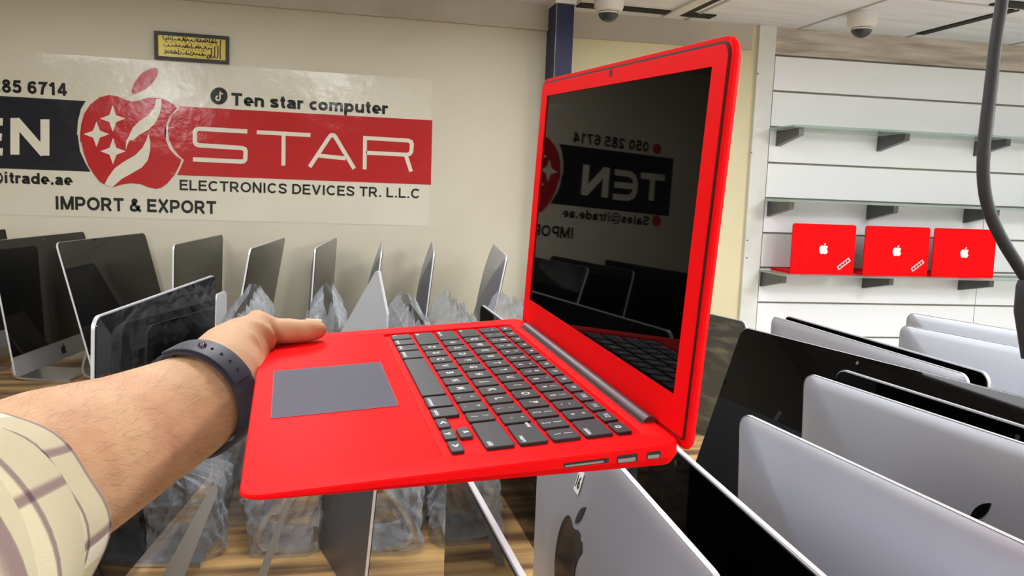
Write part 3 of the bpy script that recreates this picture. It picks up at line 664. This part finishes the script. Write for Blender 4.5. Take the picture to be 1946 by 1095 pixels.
loose_stand('bagged stand loop right of the dark grey panel', .186, 1.58, 1.70, -1, 13, 'clear bag around the stand loop right of the dark grey panel')
loose_stand('bagged stand behind the black display with slanting rim', .255, 1.60, 1.72, 1, 14, 'clear bag partly behind the black slanting display')
bag('small crumpled bag under the laptop hinge corner', .60, .70, 1.60, 1.75, .84, 15, crumple=.02)
# two bare metal stand legs leaning in front
def leaning(label, tip, foot, w, th):
    t = thing('metal_strip', label, 'metal strip', foot, 0, 'bare metal legs leaning in front')
    a = Vector((0, 0, 0)); b = tip-foot; ax = b.normalized(); sx = Vector((1, 0, 0)); sx = (sx-ax*sx.dot(ax)).normalized(); sy = ax.cross(sx)
    mb = MB(); mb.loft([[a+sx*w[0]-sy*th, a+sx*w[1]-sy*th, a+sx*w[1]+sy*th, a+sx*w[0]+sy*th], [a+b*.93+sx*w[0]*.35-sy*th, a+b*.93+sx*w[1]*.5-sy*th, a+b*.93+sx*w[1]*.5+sy*th, a+b*.93+sx*w[0]*.35+sy*th], [b-sx*.002-sy*th, b+sx*.002-sy*th, b+sx*.002+sy*th, b-sx*.002+sy*th]])
    mb.build('leg_plate', 'strip_metal', t)
fa = on_z(322, 1112, TZ); leaning('grey pointed metal leg leaning below the wrist', on_y(411, 918, fa.y+.02), fa, (-.019, .019), .003)
fa = on_z(492, 1112, TZ); leaning('narrow bright metal leg leaning under the front corner of the laptop', on_y(566, 900, fa.y+.02), fa, (-.008, .008), .003)

# ================================================================== THE OPEN RED LAPTOP
LX = Vector((.0382, -.998, -.0512)).normalized(); LY = Vector((.997, .0346, .0694)); LY = (LY-LX*LY.dot(LX)).normalized(); LZ = LX.cross(LY)
LM = Matrix.Translation((-.0424, .5459, 1.3123)) @ Matrix((LX, LY, LZ)).transposed().to_4x4()
lp = thing('open_red_laptop', 'open red laptop with black keys held out in one hand', 'laptop', matrix=LM)
BW, BD = .1625, .2275
def bt(y): return .004+.0105*max(0, min(1, y/BD))      # thickness
well = rrect(-.1418, .1012, .1418, .2126, .003, 8)
o1 = rrect(-BW, 0, BW, BD, .0095, 8); o2 = rrect(-BW-.0004, -.0004, BW+.0004, BD+.0004, .0098, 8)
mb = MB()
mb.loft([[(x, y, -.0022) for x, y in well], [(x, y, -.0004) for x, y in rrect(-.1428, .1002, .1428, .2136, .0034, 8)], [(x, y, 0) for x, y in rrect(-.1435, .0995, .1435, .2143, .0040, 8)], [(x*.9975, (y-BD/2)*.9975+BD/2, 0) for x, y in o1],
         [(x, y, -.0007) for x, y in o2], [(x, y, -.0012-.0055*max(0, y/BD)-.0006) for x, y in o2], [(x*.985, (y-BD/2)*.985+BD/2, -bt(y)*.86) for x, y in o1], [(x*.93, (y-BD/2)*.93+BD/2, -bt(y)) for x, y in o1]])
mb.build('base', 'red', lp, 30)
MB().prism(rrect(-.0525, .0124, .0525, .0884, .0022, 4), lambda a, b, q: Vector((a, b, q)), -.0004, .00025).build('trackpad', 'trackpad', lp)
mb = MB(); o = rrect(-.0531, .0118, .0531, .0890, .0026, 4); i_ = rrect(-.0525, .0124, .0525, .0884, .0022, 4)
mb.loft([[(a, b, .0003) for a, b in o], [(a, b, .0003) for a, b in i_]], False); mb.build('trackpad_rim', 'red_dark', lp)
U = .01905; KB = .1047
def K(c): return (-7.25+c)*U
def key(x0, x1, y0, y1, leg=None, small=None, corner=False, blank=False):
    g = .0016; x0 += g; x1 -= g; y0 += g; y1 -= g
    o = rrect(x0, y0, x1, y1, .0014, 3); i_ = rrect(x0+.0004, y0+.0004, x1-.0004, y1-.0004, .0012, 3)
    k = MB().loft([[(a, b, -.0022) for a, b in o], [(a, b, -.0006) for a, b in o], [(a, b, -.0002) for a, b in i_]]).build('key', 'key', lp, 40)
    mb = MB(); cx, cy = (x0+x1)/2, (y0+y1)/2; zz = -.00008
    def tx(s, cx, cy, cap, bold=.035):
        w = cap*text_aspect(s, bold); add_text(mb, s, lambda a, h: (cx-w/2+w*a, cy-cap/2+cap*h, zz), bold)
    if leg and not corner:
        if small: tx(small, cx, cy+.0034, .0034); tx(leg, cx, cy-.0034, .0036)
        else: tx(leg, cx, cy, .0050 if len(leg) == 1 else .0030)
    elif leg:
        w = .0026*text_aspect(leg, .02); xx = x0+.002+w/2 if corner == 'l' else (x1-.002-w/2 if corner == 'r' else cx); tx(leg, xx, y0+.0032, .0026, .03)
        if small: tx(small, x1-.0032 if corner == 'l' else x0+.0032, y1-.0036, .0026)
    if mb.f: mb.build('legend', 'legend', k)
    return k
def yrow(r): return KB+r*U
n_fn = 14; wf = 14.5/n_fn
for i, s in enumerate(['esc', 'F1', 'F2', 'F3', 'F4', 'F5', 'F6', 'F7', 'F8', 'F9', 'F10', 'F11', 'F12', 'o']):
    key(K(i*wf), K((i+1)*wf), yrow(5)-.0004, yrow(5)+.0115, s)
nums = [('`', '~'), ('1', '!'), ('2', '@'), ('3', '#'), ('4', '$'), ('5', '%'), ('6', '^'), ('7', '&'), ('8', '*'), ('9', '('), ('0', ')'), ('-', '_'), ('=', '+')]
for i, (a, b) in enumerate(nums): key(K(i), K(i+1), yrow(4), yrow(5), a, b)
key(K(13), K(14.5), yrow(4), yrow(5), 'delete', corner='r')
key(K(0), K(1.5), yrow(3), yrow(4), 'tab', corner='l')
for i, s in enumerate('QWERTYUIOP'): key(K(1.5+i), K(2.5+i), yrow(3), yrow(4), s)
key(K(11.5), K(12.5), yrow(3), yrow(4), '[', '{'); key(K(12.5), K(13.5), yrow(3), yrow(4), ']', '}'); key(K(13.5), K(14.5), yrow(3), yrow(4), '\\', '|')
key(K(0), K(1.75), yrow(2), yrow(3), 'caps lock', corner='l')
for i, s in enumerate('ASDFGHJKL'): key(K(1.75+i), K(2.75+i), yrow(2), yrow(3), s)
key(K(10.75), K(11.75), yrow(2), yrow(3), ';', ':'); key(K(11.75), K(12.75), yrow(2), yrow(3), "'", '"')
key(K(12.75), K(14.5), yrow(2), yrow(3), 'return', 'enter', corner='r')
key(K(0), K(2.25), yrow(1), yrow(2), 'shift', corner='l')
for i, s in enumerate('ZXCVBNM'): key(K(2.25+i), K(3.25+i), yrow(1), yrow(2), s)
key(K(9.25), K(10.25), yrow(1), yrow(2), ',', '<'); key(K(10.25), K(11.25), yrow(1), yrow(2), '.', '>'); key(K(11.25), K(12.25), yrow(1), yrow(2), '/', '?')
key(K(12.25), K(14.5), yrow(1), yrow(2), 'shift', corner='r')
for a, b, s in ((0, 1, 'fn'), (1, 2, 'control'), (2, 3, 'option'), (3, 4.25, 'command')): key(K(a), K(b), yrow(0), yrow(1), s, corner='l')
key(K(4.25), K(9.25), yrow(0), yrow(1))
key(K(9.25), K(10.5), yrow(0), yrow(1), 'command', corner='r'); key(K(10.5), K(11.5), yrow(0), yrow(1), 'option', corner='r')
hh = U/2
key(K(11.5), K(12.5), yrow(0), yrow(0)+hh+.0007, '<'); key(K(13.5), K(14.5), yrow(0), yrow(0)+hh+.0007, '>')
key(K(12.5), K(13.5), yrow(0), yrow(0)+hh+.0007, 'v'); key(K(12.5), K(13.5), yrow(0)+hh-.0007, yrow(1), '^')
# hinge bar and gap
MB().tube([(-.1290, .2248, -.0006), (.1272, .2248, -.0006)], .0042, 14).build('hinge_bar', 'hinge', lp, 40)
MB().box((-.131, .2190, -.0002), (.1292, .2204, .0002)).build('hinge_slot', 'gasket', lp)
# ports in the right side wall
def port(y0, y1, zc_, h, m_in='port', name='port'):
    x = BW+.0002; mb = MB(); mb.prism(rrect(y0, zc_-h/2, y1, zc_+h/2, h*.2, 2), lambda a, b, q: Vector((x+q, a, b)), -.004, .0003); p = mb.build(name, 'port_dark', lp)
    MB().prism(rrect(y0+.0006, zc_-h/2+.0005, y1-(y1-y0)*.12, zc_+h*.08, h*.1, 2), lambda a, b, q: Vector((x+q, a, b)), .0003, .0006).build('contact_strip', m_in, p)
port(.1600, .1850, -.0042, .0027, name='card_slot'); port(.1895, .2015, -.0046, .0046, name='socket'); port(.2065, .2148, -.0046, .0042, name='socket')
# lid
HY, HZ, LA = .2305, -.0011, 1.4685
ld = lambda a, h, n=0: Vector((a, HY+h*math.cos(LA)-n*math.sin(LA), HZ+h*math.sin(LA)+n*math.cos(LA)))
lo = rrect(-BW, -.004, BW, .2155, [.004, .004, .0105, .0105], 8); li = rrect(-BW+.004, .0, BW-.004, .2155-.004, [.002, .002, .008, .008], 8)
mb = MB(); mb.loft([[ld(a*.93, .105+(b-.105)*.93, -.0062) for a, b in lo], [ld(a*.99, .105+(b-.105)*.99, -.005) for a, b in lo], [ld(a, b, -.0025) for a, b in lo], [ld(a, b, -.0006) for a, b in lo], [ld(a*.997, .105+(b-.105)*.997, .0002) for a, b in lo]])
mb.build('lid', 'red', lp, 30)
def ring_mesh(o, i_, n0, n1):
    mb = MB(); mb.loft([[ld(a, b, n0) for a, b in o], [ld(a, b, n1) for a, b in o], [ld(a, b, n1) for a, b in i_], [ld(a, b, n0) for a, b in i_]], False); return mb
g0 = rrect(-BW+.0028, .0006, BW-.0028, .2155-.0028, [.003, .003, .0088, .0088], 8); g1 = rrect(-BW+.0042, .0016, BW-.0042, .2155-.0042, [.002, .002, .0076, .0076], 8)
ring_mesh(g0, g1, .0, .0008).build('rubber_gasket', 'gasket', lp)
sb, sh = .0219, .1788
scr = rrect(-.143, sb, .143, sb+sh, .0006, 8)
ring_mesh(g1, scr, .0, .0012).build('bezel', 'red', lp, 30)
MB().prism(rrect(-.1432, sb-.0002, .1432, sb+sh+.0002, .0006, 2), lambda a, b, q: ld(a, b, q), .0001, .0004).build('screen', 'lcd', lp)
MB().prism([(.0026*math.cos(k*.5236), .2085+.0026*math.sin(k*.5236)) for k in range(12)], lambda a, b, q: ld(a, b, q), .0011, .0014).build('webcam', 'port_dark', lp)

# ================================================================== THE ARM
pr = thing('person', 'outstretched forearm and hand in a plaid sleeve and dark wristband holding the laptop', 'person')
def ell_ring(c, t, rw, rd, n=20):
    v = (c-CAM).normalized(); w = t.cross(v).normalized(); dpt = w.cross(t).normalized()
    return [c + w*rw*math.cos(a)+dpt*rd*math.sin(a) for a in [2*math.pi*k/n for k in range(n)]]
def limb(mb, secs, n=20):
    C = [s[0] for s in secs]; rings = []
    for i, (c, rw, rd) in enumerate(secs):
        t = (C[min(i+1, len(C)-1)]-C[max(i-1, 0)]).normalized(); rings.append(ell_ring(c, t, rw, rd, n))
    t0 = (C[0]-C[1]).normalized(); t1 = (C[-1]-C[-2]).normalized()
    rings.insert(0, ell_ring(C[0]+t0*secs[0][2]*.5, (C[1]-C[0]).normalized(), secs[0][1]*.6, secs[0][2]*.6, n))
    rings.append(ell_ring(C[-1]+t1*secs[-1][2]*.55, t1, secs[-1][1]*.75, secs[-1][2]*.75, n)); rings.append(ell_ring(C[-1]+t1*secs[-1][2]*.85, t1, secs[-1][1]*.35, secs[-1][2]*.35, n))
    mb.loft(rings)
def LP(x, y, z): return LM @ Vector((x, y, z))
body = MB()
arm = [(at(-70, 985, .40), .050, .046), (at(20, 938, .425), .049, .046), (at(97, 898, .45), .0475, .044), (at(165, 868, .48), .0452, .041), (at(233, 837, .51), .0422, .037), (at(300, 803, .535), .0392, .032), (at(355, 774, .558), .0368, .028), (at(405, 742, .58), .0345, .025),
       (at(428, 704, .605), .0315, .024), (at(446, 672, .628), .0272, .021), (at(468, 648, .645), .0215, .018), (at(488, 632, .66), .0165, .0155)]
limb(body, arm, 24)
# heel of the hand and palm below the thumb
limb(body, [(at(410, 745, .585), .026, .022), (at(440, 745, .60), .026, .02), (at(462, 748, .61), .019, .016), (LP(-.098, -.013, -.020), .013, .013)], 18)
limb(body, [(at(446, 680, .62), .025, .02), (LP(-.112, -.012, -.006), .014, .016), (LP(-.118, -.012, -.018), .013, .014)], 18)
# thumb along the laptop corner
thumb = [(at(484, 644, .645), .018, .0165), (LP(-.137, .001, .0150), .0158, .014), (LP(-.1345, .013, .0112), .0108, .0106), (LP(-.1343, .024, .0106), .0106, .0103), (LP(-.135, .032, .0098), .0094, .0094), (LP(-.1355, .040, .0097), .0095, .0093), (LP(-.137, .0465, .0090), .0080, .0080)]
limb(body, thumb, 16)
# four fingers curled beneath the base
for i, (x, ln_) in enumerate(((-.142, .060), (-.124, .068), (-.106, .064), (-.089, .050))):
    limb(body, [(LP(x+.012, -.014, -.016), .010, .010), (LP(x+.004, -.006, -.0225), .0092, .0092), (LP(x, .012, -.0165), .0085, .0085), (LP(x-.004, ln_*.62, -.0150), .0080, .0080), (LP(x-.006, ln_, -.0148), .0070, .0070)], 14)
bo = body.build('arm_and_hand', 'skin', pr)
rm = bo.modifiers.new('remesh', 'REMESH'); rm.mode = 'VOXEL'; rm.voxel_size = .0017
sm = bo.modifiers.new('smooth', 'SMOOTH'); sm.factor = .5; sm.iterations = 7
dg = bpy.context.evaluated_depsgraph_get(); dg.update()
me2 = bpy.data.meshes.new_from_object(bo.evaluated_get(dg)); bo.modifiers.clear(); bo.data = me2
me2.polygons.foreach_set('use_smooth', [True]*len(me2.polygons))
if not me2.materials: me2.materials.append(M['skin'])
# thumb nail
mb = MB(); rows_ = []
for i in range(5):
    yy = .0375+.0125*i/4; rows_.append([LP(-.1425+.0066*math.sin(R_(a))*(1-.05*i), yy, .0098+(.0086-.0004*i)*math.cos(R_(a))) for a in range(-40, 41, 16)])
mb.loft(rows_, False, False); mb.build('thumb_nail', 'nail', pr, True)
# arm hair: short fine dark strands on the forearm
mb = MB(); rr = random.Random(5); polys = me2.polygons; cnt = 0
axis = (at(355, 774, .558)-at(97, 898, .45)).normalized(); wr = at(395, 750, .575)
for k in range(60000):
    p = polys[rr.randrange(len(polys))]; c = p.center; d_ = (c-wr).dot(axis)
    if d_ > -.012 or d_ < -.17: continue
    if p.normal.dot((CAM-c).normalized()) < -.1: continue
    if noise.noise(c*60)+rr.uniform(-.5, .5) < -.15: continue
    ln_ = rr.uniform(.008, .017); nrm = p.normal; tang = (axis*.8+Vector((rr.uniform(-.7, .7), rr.uniform(-.7, .7), rr.uniform(-1.0, .3)))); tang = (tang-nrm*tang.dot(nrm)).normalized()
    s_ = tang.cross(nrm)*.000032; e = c+tang*ln_+nrm*.0012; mmid = c+tang*ln_*.5+nrm*.0016
    mb.add([c-s_, c+s_, mmid+s_*.8, mmid-s_*.8, e], [(0, 1, 2, 3), (3, 2, 4)]); cnt += 1
    if cnt > 1500: break
h_ = mb.build('arm_hair', 'hair', pr); h_['kind'] = 'stuff'
# wristband: a closed rubber loop with the tail layer, holes and a metal pin
wc = at(380, 760, .567); wt = (at(440, 722, .60)-at(345, 782, .552)).normalized()
vv = (wc-CAM).normalized(); ww = wt.cross(vv).normalized(); wdp = ww.cross(wt).normalized()
tl = wt*math.cos(R_(14))+wdp*math.sin(R_(14))*-1
def bandpt(a, off, k): return wc + ww*(.0372+off)*math.cos(a)+wdp*(.0292+off)*math.sin(a)+wt*k + wt*.012*math.sin(a)*-1
def band(a0, a1, n, o0, o1, hw, name, m, parent, closed=False):
    mb = MB(); rings = []
    for i in range(n+(0 if closed else 1)):
        a = R_(a0+(a1-a0)*i/n); rings.append([bandpt(a, o0, -hw), bandpt(a, o0, hw), bandpt(a, o1*.85+o0*.15, hw*1.0), bandpt(a, o1, hw*.8), bandpt(a, o1, -hw*.8), bandpt(a, o1*.85+o0*.15, -hw)])
    if closed: rings.append(rings[0]); mb.loft(rings, False)
    else: mb.loft(rings)
    return mb.build(name, m, parent, 40)
wb = band(0, 360, 72, .0003, .0026, .0104, 'wristband', 'rubber', pr, True); wb['label'] = 'dark rubber wristband'

def bandpin(a, k, r, hgt, name, m, parent):
    c0 = bandpt(R_(a), .0026, k); n_ = (bandpt(R_(a), .02, k)-c0).normalized(); mb = MB()
    o_ = n_.orthogonal().normalized(); q_ = n_.cross(o_)
    mb.loft([[c0+n_*z+(o_*math.cos(t)+q_*math.sin(t))*rr_ for t in [j*math.pi/6 for j in range(12)]] for z, rr_ in ((-.0005, r), (hgt*.6, r), (hgt, r*.6))])
    return mb.build(name, m, parent, 40)

def nearest_angle(u, v):
    best = None
    for k in range(360):
        p = bandpt(R_(k), .0026, 0)-CAM; z = p.dot(FWD)
        if ww.dot(p) is None: continue
        q = (973+F_PX*p.dot(RGT)/z-u)**2+(547.5+F_PX*p.dot(DWN)/z-v)**2
        n_ = bandpt(R_(k), .02, 0)-bandpt(R_(k), 0, 0)
        if n_.dot(p) < 0 and (best is None or q < best[0]): best = (q, k)
    return best[1]
ap = nearest_angle(383, 668); ae = nearest_angle(446, 728); az = nearest_angle(318, 660)
a0_, a1_ = ae, az
if abs(a1_-a0_) > 180: a1_ += 360 if a1_ < a0_ else -360
band(a0_, a1_, 30, .0027, .0044, .0092, 'strap_tail', 'rubber', wb)
bandpin(ap, .0, .0030, .0042, 'pin', 'steel', wb)['label'] = 'small round metal pin'
for k in range(1, 5):
    a_ = ap+(ae-ap)*k/5; p0_, p1_ = bandpt(R_(a_-1.2), .0045, 0), bandpt(R_(a_+1.2), .0045, 0)
    MB().tube([p0_, p1_], .0009, 6).build('strap_hole', 'rubber_dark', wb)
# shirt sleeve, cuff turned at the forearm
def plaid():
    m = bpy.data.materials.new('plaid'); m.use_nodes = True; nt = m.node_tree; b = nt.nodes['Principled BSDF']; b.inputs['Roughness'].default_value = .85
    uv = nt.nodes.new('ShaderNodeUVMap'); sp = nt.nodes.new('ShaderNodeSeparateXYZ'); nt.links.new(uv.outputs[0], sp.inputs[0])
    def mth(op, a, bv=None):
        n = nt.nodes.new('ShaderNodeMath'); n.operation = op
        for i, q in enumerate((a, bv)):
            if q is None: continue
            if isinstance(q, (int, float)): n.inputs[i].default_value = q
            else: nt.links.new(q, n.inputs[i])
        return n.outputs[0]
    def line(ax, period, off, w):
        f = mth('FRACT', mth('DIVIDE', mth('ADD', ax, off+50.0), period)); 
        d = mth('ABSOLUTE', mth('SUBTRACT', f, w/period/2)); n = nt.nodes.new('ShaderNodeMapRange'); n.interpolation_type = 'SMOOTHSTEP'
        n.inputs[1].default_value = w/period/2-.0014/period; n.inputs[2].default_value = w/period/2+.0014/period; n.inputs[3].default_value = 1; n.inputs[4].default_value = 0
        nt.links.new(d, n.inputs[0]); return n.outputs[0]
    U_, V_ = sp.outputs[0], sp.outputs[1]
    def mix(fac, c1, c2):
        n = nt.nodes.new('ShaderNodeMix'); n.data_type = 'RGBA'
        nt.links.new(fac, n.inputs[0])
        if isinstance(c1, tuple): n.inputs[6].default_value = (*lin(c1), 1)
        else: nt.links.new(c1, n.inputs[6])
        n.inputs[7].default_value = (*lin(c2), 1); return n.outputs[2]
    c = mix(line(V_, .09, .0, .034), (196, 184, 152), (208, 196, 162))
    c = mix(line(U_, .09, .01, .012), c, (222, 214, 190)); c = mix(line(V_, .09, .05, .010), c, (222, 214, 190))
    c = mix(line(U_, .045, .0, .0045), c, (138, 116, 110)); c = mix(line(V_, .036, .004, .0042), c, (138, 116, 110))
    both = mth('MULTIPLY', line(U_, .045, .0, .0045), line(V_, .036, .004, .0042)); c = mix(both, c, (92, 66, 68))
    nt.links.new(c, b.inputs['Base Color']); tc = nt.nodes.new('ShaderNodeTexCoord')
    n = nt.nodes.new('ShaderNodeTexNoise'); n.inputs['Scale'].default_value = 900; bp = nt.nodes.new('ShaderNodeBump'); bp.inputs['Strength'].default_value = .25; bp.inputs['Distance'].default_value = .001
    nt.links.new(tc.outputs['Object'], n.inputs['Vector']); nt.links.new(n.outputs[0], bp.inputs['Height']); nt.links.new(bp.outputs[0], b.inputs['Normal']); return m
M['plaid'] = plaid()
def sleeve(name, secs, wave, seed, thick=.0022):
    N = 64; C = [x[0] for x in secs]; out = []; inn = []; us = []; vs_ = []; vacc = 0
    for i, (c, rw, rd) in enumerate(secs):
        t = (C[min(i+1, len(C)-1)]-C[max(i-1, 0)]).normalized(); r1_ = ell_ring(c, -t, rw, rd, N)
        if i: vacc += (C[i]-C[i-1]).length
        ro = []; ri = []
        for j, p in enumerate(r1_):
            nn = (p-c).normalized(); a = 2*math.pi*j/N; w_ = wave*noise.noise(Vector((math.cos(a)*1.6+seed, math.sin(a)*1.6, vacc*16)))
            ro.append(p+nn*w_+t*.004*noise.noise(Vector((math.cos(a)*1.3, math.sin(a)*1.3+seed, 3)))); ri.append(p+nn*(w_-thick))
        out.append(ro); inn.append(ri); vs_.append(vacc)
    rings = list(reversed(inn))+out
    V = list(reversed(vs_))+vs_
    mb = MB(); mb.loft(rings, False); mb.loft([out[-1], inn[-1]], False)
    o = mb.build(name, 'plaid', pr, 60); me = o.data; uvl = me.uv_layers.new(name='UVMap'); circ = 2*math.pi*secs[0][1]
    nr = len(rings)*N
    for poly in me.polygons:
        js = [me.loops[li].vertex_index for li in poly.loop_indices]
        cols = [(k % N)/N for k in js]; wrap = max(cols)-min(cols) > .5
        for li, k, cc in zip(poly.loop_indices, js, cols):
            row_ = k//N; v_ = V[row_] if k < nr else V[-1]
            uvl.data[li].uv = ((cc+(1 if wrap and cc < .5 else 0))*circ, v_)
    return o
sl = [(at(8, 984, .408), .0535, .050), (at(-8, 993, .401), .0545, .051), (at(-38, 1009, .388), .0560, .053), (at(-90, 1038, .366), .0575, .055), (at(-150, 1072, .339), .060, .056), (at(-250, 1128, .30), .062, .058), (at(-420, 1225, .275), .063, .059), (at(-950, 1520, .255), .064, .060)]
sleeve('shirt_sleeve', sl, .0035, 2.0)['label'] = 'cream plaid shirt sleeve with brown lines'
cf = [(at(-95, 1048, .360), .0560, .0535), (at(-114, 1059, .350), .0605, .0570), (at(-190, 1100, .318), .0635, .059), (at(-430, 1232, .272), .0650, .061), (at(-950, 1522, .252), .066, .062)]
sleeve('rolled_cuff', cf, .003, 5.0, .003)
